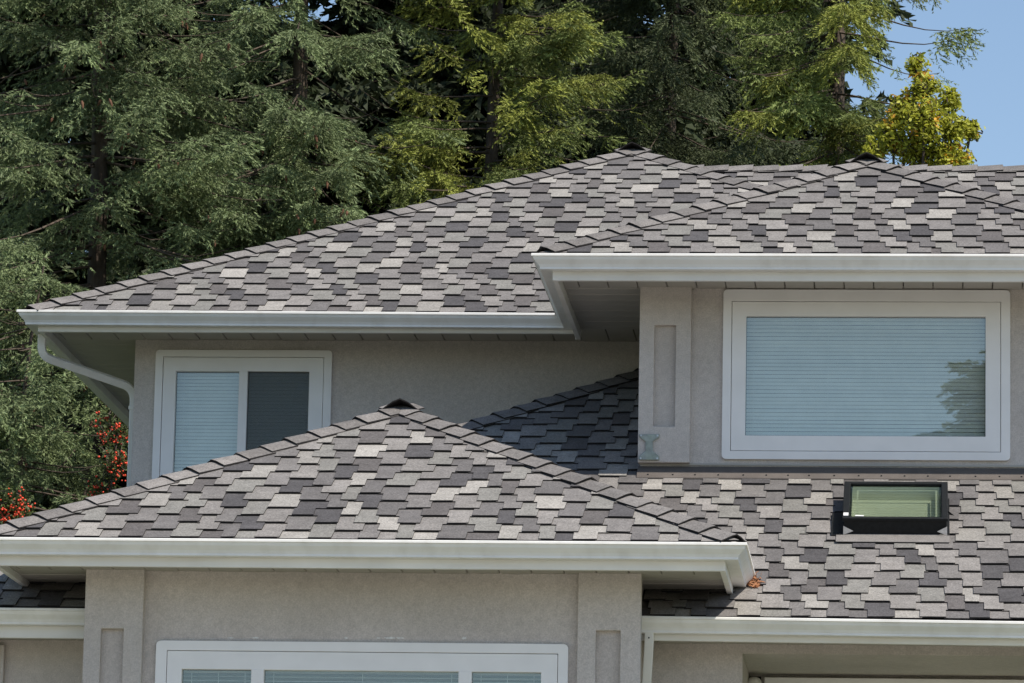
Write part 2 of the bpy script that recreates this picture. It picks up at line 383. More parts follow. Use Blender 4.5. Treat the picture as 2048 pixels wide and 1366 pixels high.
# old caulk smears above the low window
for (px, wd, hh) in ((692, .03, .018), (757, .03, .012), (780, .085, .02), (800, .05, .012), (928, .035, .02), (510, .06, .012), (460, .05, .01)):
    x = ax(px, 1276, WL); z = az(px, 1276, WL); n = 9
    P = []
    for i in range(n):
        a = 2*math.pi*i/n; P.append((x+wd*.5*math.cos(a)*rnd.uniform(.6, 1.1), WL-.0022, z+hh*.5*math.sin(a)*rnd.uniform(.5, 1.2)))
    H(MB().prism(P, (0, .004, 0)).build('caulk_smear', M_caulk))

# ------------------------------------------------------------------ fascia, gutters, soffits
# profile: outward from the fascia face, z from the lip top; ogee face, folded lip
GP = [(.001, -.022), (.001, -.098), (.078, -.098), (.0795, -.0965), (.0795, -.083), (.082, -.079), (.090, -.066), (.104, -.052), (.117, -.038), (.1225, -.026),
      (.1240, -.022), (.1245, -.0195), (.1350, -.0160), (.1352, -.0030), (.1320, .0005), (.123, 0), (.117, -.003), (.116, -.012), (.113, -.028), (.1, -.046), (.085, -.060), (.074, -.08), (.074, -.093), (.006, -.093), (.006, -.022)]
def gutter(path, z, fall=0, caps=True):
    """path: fascia line in plan"""
    V, Fc = sweep_plan(path, GP, z, fall); n = len(GP)
    Fc = Fc[:-2]
    # end caps: plain plates closing the trough
    outer = [i for i, p in enumerate(GP[:16])]
    if caps: Fc += [tuple(outer), tuple((len(path)-1)*n+i for i in outer)[::-1]]
    o = H(mesh('gutter', V, Fc, M_metal)); return o
def fascia(path, z0, z1, th=.035, fall=0):
    V, Fc = sweep_plan(path, [(0, z0), (0, z1), (-th, z1), (-th, z0)], 0, fall)
    return bevel(H(mesh('fascia', V, Fc, M_fascia)), .003, 2)
def soffit_run(x0, x1, y0, y1, z, axis='x', pitch=.2, start=None, gap=.005):
    """panels laid across the overhang, each a board of its own, over a dark plenum sheet"""
    root = H(MB().box(x0, x1, y0, y1, z+.02, z+.026).build('soffit', M_dark))
    a, b = (x0, x1) if axis == 'x' else (y0, y1)
    s = start if start is not None else a
    while s > a: s -= pitch
    base = {}
    while s < b:
        p, q = max(a, s+gap/2), min(b, s+pitch-gap/2)
        if q-p > .01:
            k = round(q-p, 4)
            if k not in base:
                h = q-p; mb = MB()
                # two shallow vee-grooved boards per panel
                prof = [(0, .006), (.004, 0), (h-.004, 0), (h, .006), (h, .019), (0, .019)]
                if axis == 'x': mb.prism([(u, y0, zz_) for u, zz_ in prof], (0, y1-y0, 0))
                else: mb.prism([(x0, u, zz_) for u, zz_ in prof], (x1-x0, 0, 0))
                o = mb.build('soffit_panel', M_soffit); base[k] = o.data
            else:
                o = bpy.data.objects.new('soffit_panel', base[k]); COL.objects.link(o)
            o.parent = root
            jz = rnd.uniform(-.0015, .0015)
            o.location = (p, 0, z+jz) if axis == 'x' else (0, p, z+jz)
        s += pitch
    return root
def jtrim(x0, x1, y, z):   # shadow moulding where the soffit meets the wall
    H(MB().box(x0, x1, y-.012, y+.004, z-.001, z+.012).build('soffit_trim', M_soffit))
# low front wing
fL = [(-LW+G, 6.0), (-LW+G, G), (-G, G), (-G, 1.36)]
zfb = az(800, 1137, G)
fascia(fL, zfb, -.004); gutter([(-LW+G, 6.0), (-LW+G, G), (-G, G), (-G, 1.50)], 0)
s0 = ax(650+85/2.926, 1144, WL)
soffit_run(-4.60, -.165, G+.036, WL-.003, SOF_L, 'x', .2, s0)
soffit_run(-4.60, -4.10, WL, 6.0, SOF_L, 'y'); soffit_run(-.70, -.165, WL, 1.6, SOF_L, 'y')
# upper right wing
fU = [(UX+G, BY+.3), (UX+G, UY+G), (UX+UWd-G, UY+G), (UX+UWd-G, 8.0)]
zfu = az(1600, 562, UY+G)
fascia([(UX+G, BY+G+.03), (UX+G, UY+G), (UX+UWd-G, UY+G), (UX+UWd-G, 8.0)], zfu, UZ-.004)
gutter([(UX+G, BY+G), (UX+G, UY+G), (UX+UWd-G, UY+G), (UX+UWd-G, 8)], UZ)
s0 = ax(1240+540/2.535, 577, WU)
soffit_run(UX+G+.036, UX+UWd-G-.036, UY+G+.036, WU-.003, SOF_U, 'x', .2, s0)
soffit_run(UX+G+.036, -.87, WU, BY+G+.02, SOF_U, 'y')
# back wing: left eave + front run up to the inner corner
zfk = az(600, 665, BY+G)
fascia([(BX+G, 15.4), (BX+G, BY+G), (UX+G+.002, BY+G)], zfk, UZ-.004); gutter([(BX+G, 15.4), (BX+G, BY+G), (UX+.072, BY+G)], UZ+.012, -.0035)
s0 = ax(0+1175/2.926, 672, WB)
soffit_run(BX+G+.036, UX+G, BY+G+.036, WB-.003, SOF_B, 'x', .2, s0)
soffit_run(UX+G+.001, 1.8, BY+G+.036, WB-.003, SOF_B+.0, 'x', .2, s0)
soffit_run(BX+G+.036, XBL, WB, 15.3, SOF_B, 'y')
# lower right wing
fallR = -.006
fascia([(RX, RY+G), (5.0, RY+G)], az(1700, 1284, RY+G), RZ-.012, fall=fallR); gutter([(RX, RY+G), (5.0, RY+G)], RZ+.004, fallR)
s0 = ax(1250+172/2.567, 1287, WR)
soffit_run(-.70, 4.95, RY+G+.036, WR-.003, SOF_R, 'x', .2045, s0)
# lower left wing
zfl = az(80, 1276, LLY+G)
fascia([(-7.6, LLY+G), (-4.118, LLY+G)], zfl, LLZ-.01); gutter([(-7.6, LLY+G), (-4.150, LLY+G)], LLZ)
soffit_run(-7.5, -4.12, LLY+G+.036, 1.297, zfl+.035, 'x')
# downspouts
RPF = [(-.028, -.023), (-.024, -.027), (.024, -.027), (.028, -.023), (.028, .023), (.024, .027), (-.024, .027), (-.028, .023)]
yD = 5.62; xg = BX+.112
V, Fc = sweep3([(xg, 5.14, UZ-.09), (xg, 5.14, az(103, 712, 5.14)), (XBL-.027, yD, az(256, 776, yD)), (XBL-.027, yD, .2)], RPF, .10, 7)
d1 = H(mesh('downspout', V, Fc, M_metal)); d1['label'] = 'bent downspout crossing from the gutter to the wall'
for z in (1.75, 1.0):
    o = MB().box(XBL-.058, XBL+.002, yD-.036, yD+.036, z, z+.025).build('strap', M_metal); o.parent = d1
xd = ax(1298, 1265, RY+.06)
V, Fc = sweep3([(xd, RY+.085, RZ-.085), (xd, RY+.10, RZ-.14), (ax(1290, 1366, 1.1), 1.15, az(1290, 1420, 1.1)), (ax(1290, 1366, 1.1), 1.32, -1.6), (ax(1290, 1366, 1.1), 1.32, GRD)], RPF, .06, 5)
d2 = H(mesh('downspout', V, Fc, M_metal)); d2['label'] = 'straight downspout under the lower right gutter'
for (z) in (RZ-.13,):
    o = MB().box(xd-.004, xd+.004, RY+.045, RY+.06, z, z+.008).build('screw', M_black); o.parent = d2

# ------------------------------------------------------------------ roofs
PAL = [((.226, .212, .200), 20), ((.182, .171, .164), 18), ((.206, .199, .184), 12), ((.140, .132, .129), 15), ((.088, .084, .086), 13),
       ((.118, .109, .106), 7), ((.285, .270, .248), 10), ((.325, .307, .282), 3)]
def pick(r, near=()):
    for _ in range(8):
        t = r.uniform(0, sum(p[1] for p in PAL))
        for i, (c, wt) in enumerate(PAL):
            t -= wt
            if t <= 0: break
        k = (i if i < 6 else 6) if i not in (4, 5) else 4
        if k not in near: break
    q = r.uniform(.92, 1.08); return tuple(v*q for v in c), k
def clip(poly, hp):
    """clip a 2D polygon by half planes a*u+b*v>=c"""
    for a, b, c in hp:
        out = []
        for i in range(len(poly)):
            p, q = poly[i], poly[(i+1) % len(poly)]; dp, dq = a*p[0]+b*p[1]-c, a*q[0]+b*q[1]-c
            if dp >= 0: out.append(p)
            if dp*dq < 0:
                t = dp/(dp-dq); out.append((p[0]+t*(q[0]-p[0]), p[1]+t*(q[1]-p[1])))
        poly = out
        if len(poly) < 3: return []
    return poly
def area(P): return .5*abs(sum(P[i][0]*P[(i+1) % len(P)][1]-P[(i+1) % len(P)][0]*P[i][1] for i in range(len(P))))
def courses(u0, u1, rows, seed):
    """irregular laminated tabs: course k leaves gaps through which the heads of course k-1 show"""
    r = random.Random(seed); rowsd = []; off = r.uniform(0, .3)
    for k in range(-1, rows+2):
        off += r.uniform(-.032, .032)
        segs = []; j0 = int((u0-.6)/.140)-1; j1 = int((u1+.6)/.140)+2
        br = {}
        for j in range(j0, j1+1): br[j] = j*.140+off+.035*math.sin(j*.9+k*.37)+r.uniform(-.025, .025)
        for j in range(j0, j1):
            if (j+k) % 2 == 0: segs.append((br[j], br[j+1], j))
        rowsd.append((segs, br))
    tiles = []; prev = []; prev2 = []
    for i in range(len(rowsd)-1):
        k = i-1; segs, br = rowsd[i]; segs2, br2 = rowsd[i+1]; this = []
        for a, b, j in segs:
            if b < u0 or a > u1: continue
            c, d = br2[j]-.012, br2[j+1]+.012     # head: what the next course leaves open
            v = k*EX+r.uniform(-.004, .004); sk = r.uniform(-.003, .003); e = .004
            P = [(a, v-sk), ((a+b)/2, v+r.uniform(-.002, .002)), (b, v+sk), (b+e*r.uniform(-1, 1), v+EX), (d, v+EX), (d, v+2*EX+.02), (c, v+2*EX+.02), (c, v+EX), (a+e*r.uniform(-1, 1), v+EX)]
            near = [q for (x0_, x1_, q) in prev+[p_ for p_ in prev2 if p_[2] in (4, 6)] if x1_ > a-.02 and x0_ < b+.02]+([this[-1][2]] if this else [])
            cc_, q = pick(r, near); this.append((a, b, q)); tiles.append((P, v, cc_))
        prev2 = prev; prev = this
    # closing starter strip along the eave
    return tiles
def tile_geo(P, v0, O, lift=.0180, th=.0102):
    V = []; n = len(P)
    for top in (1, 0):
        for u, v in P:
            h = max(.0006, lift*(1-(v-v0)/(2.3*EX))) + (th if top else 0)
            V.append((O[0]+u, O[1]+v*CA-h*SA, O[2]+v*SA+h*CA))
    Fc = [tuple(range(n)), tuple(range(n, 2*n))[::-1]]+[(i, n+i, n+(i+1) % n, (i+1) % n) for i in range(n)]
    return V, Fc
STUFF = MB(); STUFF_C = []; STUFF_E = []; SINGLE = []
def edges(Fc): return [0]+[1]*(len(Fc)-1)
def shingle(roof, O, u0, u1, rows, seed, hps, single=False, filt=None):
    for P, v0, c in courses(u0, u1, rows, seed):
        hp = filt(P) if filt else hps
        if hp is None: continue
        Q = clip(P, hp)
        if len(Q) < 3 or area(Q) < .0012: continue
        V, Fc = tile_geo(Q, v0, O)
        if single: SINGLE.append((roof, V, Fc, c, area(Q)))
        else:
            STUFF.add(V, Fc); STUFF_C.extend([c]*len(V)); STUFF_E.extend(edges(Fc))
D0, E0 = .045, -.007                 # shingle edge behind the lip, above the lip
def hip_roof(x0, x1, y0, z0, yb, back_hip=False):
    """deck of a wing whose ridge runs back from a hipped front"""
    a, b = x0+D0, x1-D0; y = y0+D0; z = z0+E0-.004; h = (b-a)/2; xm = (a+b)/2; zr = z+T*h
    V = [(a, y, z), (b, y, z), (xm, y+h, zr), (xm, yb, zr), (a, yb, z), (b, yb, z)]
    Fc = [(0, 1, 2), (1, 5, 3, 2), (4, 0, 2, 3), (5, 4, 3), (0, 4, 5, 1)]
    if back_hip: V[3] = (xm, yb-h, zr)
    o = H(mesh('roof', V, Fc, M_deck)); return o, (a, b, y, z+.004, h, xm, zr+.004)
# cap shingles along hips and ridges
def caps(roof, A, B, n1, n2, step=.205, ln=.30, wid=.118, r=None, flip=False, tint=1.0, ends=(.030, .008)):
    A, B, n1, n2 = Vector(A), Vector(B), Vector(n1).normalized(), Vector(n2).normalized()
    d = (B-A); L = d.length; d.normalize(); up = (n1+n2).normalized()
    t1 = n1.cross(d).normalized(); t2 = n2.cross(d).normalized()
    if t1.dot(up) > 0: t1 = -t1
    if t2.dot(up) > 0: t2 = -t2
    s = 0; k = 0
    while s < L-.02:
        l = min(ln, L-s+.10); w_ = wid*r.uniform(.95, 1.05); th = .008
        V = []
        for (q, hh) in ((s, ends[0]+r.uniform(-.003, .004)), (s+l, ends[1])):
            c = A+d*q
            sk = r.uniform(-.008, .008) if q == s else 0
            for (lat, hgt) in ((t1*w_, hh*.75-.004), (t1*w_*.3, hh-.001), (None, hh+.001), (t2*w_*.3, hh-.001), (t2*w_, hh*.75-.004)):
                if lat is None: p = c+up*(hh+.0)
                else:
                    nn = n1 if lat.dot(t1) > lat.dot(t2) else n2
                    p = c+lat+nn*hgt+d*(sk if lat.dot(t1) > lat.dot(t2) else -sk)
                V.append(p)
        V += [p+up*th for p in V]
        Fc = []
        for i in range(4):
            Fc += [(i, i+1, 5+i+1, 5+i), (10+i, 15+i, 15+i+1, 10+i+1), (i, 10+i, 10+i+1, i+1), (5+i, 5+i+1, 15+i+1, 15+i)]
        Fc += [(0, 5, 15, 10), (4, 14, 19, 9)]
        cc = np.array((.192, .179, .170))*r.uniform(.8, 1.18)*tint
        o = mesh('ridge_cap', [tuple(v) for v in V], Fc, M_shingle, cols=np.tile(cc, (20, 1)), edge=[1, 0, 1, 1]*4+[1, 1]); o.parent = roof
        o.matrix_parent_inverse = Matrix.Translation((0, 0, 0))
        s += step; k += 1
NF, NL, NR, NB = (0, -SA, CA), (-SA, 0, CA), (SA, 0, CA), (0, SA, CA)
rc = random.Random(5)
def wing(x0, x1, y0, z0, yb, seed, single, left=True, right=True, ridge_to=None, umax=None):
    roof, (a, b, y, z, h, xm, zr) = hip_roof(x0, x1, y0, z0, yb)
    O = (a, y, z); wv = h/CA; rows = int(wv/EX)+1
    hps = [(1, -CA, 0), (-1, -CA, -(b-a)), (0, 1, -.002)]
    if umax: hps.append((-1, 0, -umax))
    shingle(roof, O, 0, min(b-a, umax or 99), rows, seed, hps, single)
    up = .013
    if left: caps(roof, (a+.03, y+.03, z+.015+up), (xm, y+h, zr+up), NF, NL, r=rc)
    if right: caps(roof, (b-.03, y+.03, z+.015+up), (xm, y+h, zr+up), NF, NR, r=rc)
    caps(roof, (xm, y+h-.12, zr+.012), (xm, ridge_to or yb, zr+.012), NL, NR, r=rc, ends=(.042, .014))
    return roof, (a, b, y, z, h, xm, zr)
roofL, gL = wing(-LW, 0, 0, 0, 5.45, 21, True)
roofU, gU = wing(UX, UX+UWd, UY, UZ, 8.6, 33, False, ridge_to=7.0)
roofB, gB = wing(BX, BX+BW, BY, UZ, 16.2, 45, False, ridge_to=11.0)
# main roof behind the upper right wing: ridge runs across
ym = 10.0; zm = az(1700, 338, ym)-.02; ye = 5.95; ze = zm-T*(ym-ye)
roofM = H(mesh('roof', [(-1.2, ye, ze), (6.5, ye, ze), (6.5, ym, zm), (-1.2, ym, zm), (-1.2, 14, ze), (6.5, 14, ze)], [(0, 1, 2, 3), (3, 2, 5, 4), (1, 5, 2), (0, 3, 4), (0, 4, 5, 1)], M_deck))
shingle(roofM, (-.6, ye, ze+.004), 0, 7.08, int((ym-ye)/CA/EX)+1, 57, [(0, 1, -.002), (0, -1, -(ym-ye)/CA), (1, 0, 0), (-1, 0, -7.08)])
caps(roofM, (6.4, ym, zm+.02), (-.9, ym, zm+.02), NF, NB, r=rc, wid=.122)
H(MB().box(1.95, 6.2, ye+.6, 13.5, GRD, ze+.02).build('wall', M_stucco))
fascia([(1.9, ye-.01), (6.5, ye-.01)], ze-.19, ze-.004); gutter([(1.9, ye-.01), (6.5, ye-.01)], ze-.012)
soffit_run(1.9, 6.45, ye+.03, ye+.597, ze-.14, 'x')
# lower right roof
y0 = RY+D0; z0 = RZ+E0
VAL = 1.43
zf = lambda y: z0-.004+T*(y-y0)
yt = WB-.01
Vd = [(-.72, y0, zf(y0)), (5.0, y0, zf(y0)), (5.0, yt, zf(yt)), (HX+(yt-RY)+.02, yt, zf(yt)), (-2.55, 3.98, zf(3.98)), (-.72, 2.15, zf(2.15))]
Vb = [(x, y, z-.035) for x, y, z in Vd]
roofR = H(mesh('roof', Vd+Vb, [(0, 1, 2, 3, 4, 5), (11, 10, 9, 8, 7, 6)]+[(i, 6+i, 6+(i+1) % 6, (i+1) % 6) for i in range(6)], M_deck))
OR = (-3.0, y0, z0)
SKX0, SKX1 = ax(1688, 1040, 2.3), ax(1893, 1040, 2.3)
def filtR(P):
    X = [OR[0]+u for u, v in P]; Y = [y0+v*CA for u, v in P]
    hp = [(0, 1, -.002), (0, -1, -(yt-y0)/CA), (-1, 0, -7.98), (-1, CA, -(HX+D0-.0+y0-RY-OR[0]) if False else -99)]
    # left hip: X - HX >= Y - RY  (hip plane at 45 degrees)
    hp[3] = (1, -CA, HX-OR[0]+(y0-RY))
    # the dormer wall stands on this slope
    if min(X) > -.95 and max(X) < 2.3 and max(Y) > WU+.02:
        if min(Y) > WU-.01: return None
    if all(x+y >= VAL for x, y in zip(X, Y)): return hp
    cx = sum(X)/len(X)
    if cx > -.72 and sum(Y)/len(Y) < 2.2: return hp+[(1, 0, -.705-OR[0])]
    return hp+[(1, CA, VAL-OR[0]-y0)]
shingle(roofR, OR, 0, 7.98, int((yt-y0)/CA/EX)+1, 63, None, True, filtR)
hA = (HX+(3.6-RY), 3.6, zf(3.6)+.02); hB = (HX+(yt-RY), yt, zf(yt)+.02)
caps(roofR, hA, hB, NF, NL, r=rc)
# lower left roof
zl = lambda y: LLZ+E0+T*(y-LLY-D0)
roofLL = H(mesh('roof', [(-7.6, LLY+D0, zl(LLY+D0)), (-4.10, LLY+D0, zl(LLY+D0)), (-4.10, 1.9, zl(1.9)), (-7.6, 1.9, zl(1.9)), (-7.6, LLY+D0, zl(LLY+D0)-.035), (-4.10, LLY+D0, zl(LLY+D0)-.035), (-4.10, 1.9, zl(1.9)-.035), (-7.6, 1.9, zl(1.9)-.035)],
           [(0, 1, 2, 3), (7, 6, 5, 4), (0, 4, 5, 1), (1, 5, 6, 2), (2, 6, 7, 3), (3, 7, 4, 0)], M_deck))
shingle(roofLL, (-6.2, LLY+D0, zl(LLY+D0)+.004), 0, 2.09, 6, 71, [(0, 1, -.002), (0, -1, -.8), (-1, 0, -2.09), (1, 0, 0)])
# the 300 shingles that show largest stand alone, the rest is one part
def shown(V):
    q = [RM @ (np.array(v)-CAM) for v in V]; xs = [1024+F*a[0]/a[2] for a in q]; ys = [683+F*a[1]/a[2] for a in q]
    if max(xs) < 0 or min(xs) > 2048 or max(ys) < 0 or min(ys) > 1366: return 0
    return (max(xs)-min(xs))*(max(ys)-min(ys))
rank = sorted(SINGLE, key=lambda s: -(shown(s[1])*(.05 if (s[0] is roofR and np.mean([v[0] for v in s[1]]) < -.75 and np.mean([v[1] for v in s[1]]) < 3.4) else 1)))
for i, (roof, V, Fc, c, A) in enumerate(rank):
    if i < 300 and shown(V) > 0:
        mesh('shingle', V, Fc, M_shingle, roof, cols=np.tile(c, (len(V), 1)), edge=edges(Fc))
    else:
        STUFF.add(V, Fc); STUFF_C.extend([c]*len(V)); STUFF_E.extend(edges(Fc))
H(mesh('shingle_field', STUFF.V, STUFF.F, M_shingle, None, 'stuff', cols=np.array(STUFF_C), edge=STUFF_E))
# parts of the roofs were parented without an offset: roofs sit under the house with the same inverse, so nothing to move

# ------------------------------------------------------------------ flashing at the dormer foot
zw = zf(WU)
mb = MB(); yq = WU-.135
mb.add([(-.875, yq, zf(yq)+.034), (2.2, yq, zf(yq)+.034), (2.2, WU-.004, zf(WU)+.06), (-.875, WU-.004, zf(WU)+.06), (-.875, yq, zf(yq)+.026), (2.2, yq, zf(yq)+.026), (2.2, WU-.004, zf(WU)+.03), (-.875, WU-.004, zf(WU)+.03)],
       [(0, 1, 2, 3), (7, 6, 5, 4), (0, 4, 5, 1), (1, 5, 6, 2), (2, 6, 7, 3), (3, 7, 4, 0)])
fl = H(mb.build('flashing', M_flash))
x = -.80
while x < 2.1:
    yy = yq+.03; o = MB().box(x-.005, x+.005, yy-.005, yy+.005, zf(yy)+.034, zf(yy)+.046).build('nail', M_black); o.parent = fl
    x += .155*rnd.uniform(.9, 1.1)
H(MB().box(-.86, 2.2, WU-.012, WU+.01, ZPB-.010, ZPB+.003).build('drip_edge', M_soffit))

# ------------------------------------------------------------------ skylight
def rp(x, v, h):       # point on the lower right slope: x, distance up the slope, height off it
    return (x, y0+v*CA-h*SA, z0+v*SA+h*CA)
vb = (at(1790, 1076, 2.2)[1]-y0)/CA
dd = RM.T @ np.array([(1790-1024)/F, (1078-683)/F, 1.0]); s_ = (z0+T*(CAM[1]-y0)-CAM[2])/(dd[2]-T*dd[1]); pb = CAM+s_*dd
vb = (pb[1]-y0)/CA; vt = vb+.73
sx0, sx1 = ax(1688, 1060, pb[1]), ax(1893, 1060, pb[1]); hb = .136
def slab(x0, x1, v0, v1, h0, h1):
    mb = MB(); V = [rp(x, v, h) for h in (h0, h1) for (x, v) in ((x0, v0), (x1, v0), (x1, v1), (x0, v1))]
    mb.add(V, [(3, 2, 1, 0), (4, 5, 6, 7), (0, 1, 5, 4), (1, 2, 6, 5), (2, 3, 7, 6), (3, 0, 4, 7)]); return mb
mb = MB()
Ao = [rp(sx1, vt, .0), rp(sx0, vt, .0), rp(sx0, vb, .0), rp(sx1, vb, .0)]; w_ = .045
Ai = [rp(sx1-w_, vt-w_, .0), rp(sx0+w_, vt-w_, .0), rp(sx0+w_, vb+w_, .0), rp(sx1-w_, vb+w_, .0)]
nv = Vector((0, -SA, CA)); mb.ring(Ao, Ai, nv*(hb-.012))
sk = H(mb.build('skylight', M_black)); sk['label'] = 'black framed skylight with green glass on the lower right slope'
def SK(o): o.parent = sk; return o
ov = .010; fw = .042
Ao = [rp(sx1+ov, vt+ov, hb-.012), rp(sx0-ov, vt+ov, hb-.012), rp(sx0-ov, vb-ov, hb-.012), rp(sx1+ov, vb-ov, hb-.012)]
Ai = [rp(sx1+ov-fw, vt+ov-fw, hb-.012), rp(sx0-ov+fw, vt+ov-fw, hb-.012), rp(sx0-ov+fw, vb-ov+fw*.8, hb-.012), rp(sx1+ov-fw, vb-ov+fw*.8, hb-.012)]
SK(bevel(MB().ring(Ao, Ai, nv*.022).build('frame', M_black), .004, 2))
SK(slab(sx0+.035, sx1-.035, vb+.03, vt-.035, hb-.008, hb-.003).build('pane', M_skyglass))
mb = MB()
for (a, b) in (((sx0+.046, vb+.046), (sx1-.046, vb+.046)), ((sx1-.046, vb+.046), (sx1-.046, vt-.046)), ((sx1-.046, vt-.046), (sx0+.046, vt-.046)), ((sx0+.046, vt-.046), (sx0+.046, vb+.046))):
    mb.add([rp(*a, hb-.009), rp(*b, hb-.009), rp(*b, .033), rp(*a, .033)], [(0, 1, 2, 3)])
mb.add([rp(sx0+.046, vb+.046, .034), rp(sx1-.046, vb+.046, .034), rp(sx1-.046, vt-.046, .034), rp(sx0+.046, vt-.046, .034)], [(0, 1, 2, 3)])
SK(mb.build('light_well', M_well))
# inner sash lines
Ao = [rp(sx1-.06, vt-.10, hb-.026), rp(sx0+.075, vt-.10, hb-.026), rp(sx0+.075, vb+.05, hb-.026), rp(sx1-.06, vb+.05, hb-.026)]
Ai = [rp(sx1-.072, vt-.114, hb-.026), rp(sx0+.087, vt-.114, hb-.026), rp(sx0+.087, vb+.062, hb-.026), rp(sx1-.072, vb+.062, hb-.026)]
SK(MB().ring(Ao, Ai, nv*.012).build('inner_sash', M_well))
# step flashing, a black slab standing for the left cast shadow, bright corner tabs
SK(slab(sx0-.085, sx0+.002, vb-.02, vb+.42, .0300, .0330).build('side_flashing_shade', M_black)); SK(slab(sx1-.002, sx1+.02, vb-.02, vt, .0300, .0330).build('side_flashing_shade', M_black))
SK(slab(sx0-.05, sx1+.02, vb-.15, vb+.01, .0300, .0330).build('apron_flashing', M_apron))
for sx, s in ((sx0, 1), (sx1, -1)):
    SK(MB().prism([rp(sx-.004*s, vb-.02, .033), rp(sx+.06*s, vb-.018, .058), rp(sx-.004*s, vb-.012, .09)], nv*.002).build('corner_tab', M_alu))
    SK(MB().prism([rp(sx, vt-.28, .0), rp(sx, vt-.28, .05), rp(sx-.055*s, vt-.33, .022)], (0, .003, .003)).build('corner_tab', M_black))
SK(MB().prism([rp(sx0-.004, vb+.03, hb+.0105), rp(sx0+.028, vb+.03, hb+.0105), rp(sx0+.028, vb+.085, hb+.0105), rp(sx0-.004, vb+.085, hb+.0105)], nv*.003).build('label_plate', M_vinyl))
SK(MB().prism([rp(sx0+.07, vb+.022, hb+.0105), rp(sx0+.125, vb+.02, hb+.0105), rp(sx0+.13, vb+.034, hb+.0105), rp(sx0+.075, vb+.04, hb+.0105)], nv*.003).build('label_plate', M_vinyl))

# ------------------------------------------------------------------ bracket, porch lamp and frame
xb0, xb1 = ax(1278, 900, WUP), ax(1319, 900, WUP); zb0, zb1 = az(1298, 921, WUP), az(1298, 868, WUP); xm_ = (xb0+xb1)/2; hw = (xb1-xb0)/2; hh = zb1-zb0
P = []
for u, v in ((-1, 0), (1, 0), (1, .14), (.38, .34), (.36, .70), (.95, .86), (1, 1), (.8, .97), (-.8, .97), (-1, 1), (-.95, .86), (-.36, .70), (-.38, .34), (-1, .14)):
    P.append((xm_+u*hw, WUP-.022, zb0+v*hh))
bk = bevel(H(MB().prism(P, (0, .024, 0)).build('bracket', M_patina)), .006, 2); bk['label'] = 'weathered green metal bracket at the foot of the pilaster'
for u in (-.8, .8):
    for v in (.06, .92):
        o = MB().box(xm_+u*hw-.006, xm_+u*hw+.006, WUP-.027, WUP-.02, zb0+v*hh-.006, zb0+v*hh+.006).build('bolt', M_alu); o.parent = bk
yp = WR+1.1
xf0 = ax(1529, 1360, yp); zf0 = az(1700, 1357, yp)
mb = MB(); mb.ring([(4.1, yp-.03, zf0), (xf0, yp-.03, zf0), (xf0, yp-.03, -3.2), (4.1, yp-.03, -3.2)], [(4.0, yp-.03, zf0-.12), (xf0+.12, yp-.03, zf0-.12), (xf0+.12, yp-.03, -3.08), (4.0, yp-.03, -3.08)], (0, .09, 0))
dw = bevel(H(mb.build('window', M_vinyl)), .004, 2); dw['label'] = 'window in the porch recess, only its top frame showing'
o = MB().box(xf0+.11, 4.01, yp+.02, yp+.026, -3.1, zf0-.11).build('pane', M_pane); o.parent = dw
# porch lamp: back plate, arm, domed glass shade
xl = ax(1508, 1362, yp-.12); zl_ = az(1508, 1354, yp-.12)
def lathe(c, prof, n=16):
    V = []; Fc = []; k = len(prof)
    for i in range(n):
        a = 2*math.pi*i/n; V += [(c[0]+r*math.cos(a), c[1]+r*math.sin(a), c[2]+z) for r, z in prof]
    for i in range(n):
        for j in range(k-1): Fc.append((i*k+j, ((i+1) % n)*k+j, ((i+1) % n)*k+j+1, i*k+j+1))
    return V, Fc
V, Fc = lathe((xl, yp-.12, zl_), [(.002, 0), (.018, -.001), (.034, -.008), (.046, -.022), (.052, -.045), (.05, -.075), (.04, -.11), (.02, -.125), (.002, -.128)])
lp = H(mesh('porch_lamp', V, Fc, M_caulk, smooth=True)); lp['label'] = 'small pale wall lamp in the porch recess'
o = MB().box(xl-.012, xl+.012, yp-.075, yp+.05, zl_-.05, zl_-.03).build('arm', M_black); o.parent = lp
o = MB().box(xl-.04, xl+.04, yp+.03, yp+.052, zl_-.11, zl_+.02).build('back_plate', M_black); o.parent = lp

# ------------------------------------------------------------------ dry needles caught in the roof valley
rl = random.Random(3); mb = MB()
pc = Vector((ax(1503, 1172, 1.36), 1.36, 0)); pc.z = zf(1.36)+.02
def strip(c, r, ln, wd):
    d = Vector((r.uniform(-1, 1), r.uniform(-.6, .6), r.uniform(-.1, .75))).normalized(); sd_ = d.cross(Vector((r.uniform(-1, 1), r.uniform(-1, 1), r.uniform(-1, 1)))).normalized()
    up = d.cross(sd_); cu = r.uniform(-.5, .5); V = []
    for i in range(5):
        t = i/4-.5; p = c+d*ln*t+up*ln*cu*(t*t*2); ww = wd*(1-abs(2*t)**2*.7); V += [tuple(p+sd_*ww), tuple(p-sd_*ww)]
    mb.add(V, [(2*i, 2*i+1, 2*i+3, 2*i+2) for i in range(4)])
for i in range(60):
    c = pc+Vector((rl.gauss(0, .03), rl.gauss(0, .03), 0)); c.z = zf(c.y)+.03+abs(rl.gauss(0, .022))
    strip(c, rl, rl.uniform(.05, .12), rl.uniform(.004, .009))
c2 = Vector((ax(1477, 1170, 1.42), 1.42, zf(1.42)+.03))
for i in range(14): strip(c2+Vector((rl.gauss(0, .012), rl.gauss(0, .012), abs(rl.gauss(0, .012)))), rl, rl.uniform(.03, .06), .005)
dn = mb.build('dry_leaf_clump', M_dry); tag(dn, 'clump of dry orange-brown leaves caught under the gutter corner on the roof', 'leaves')

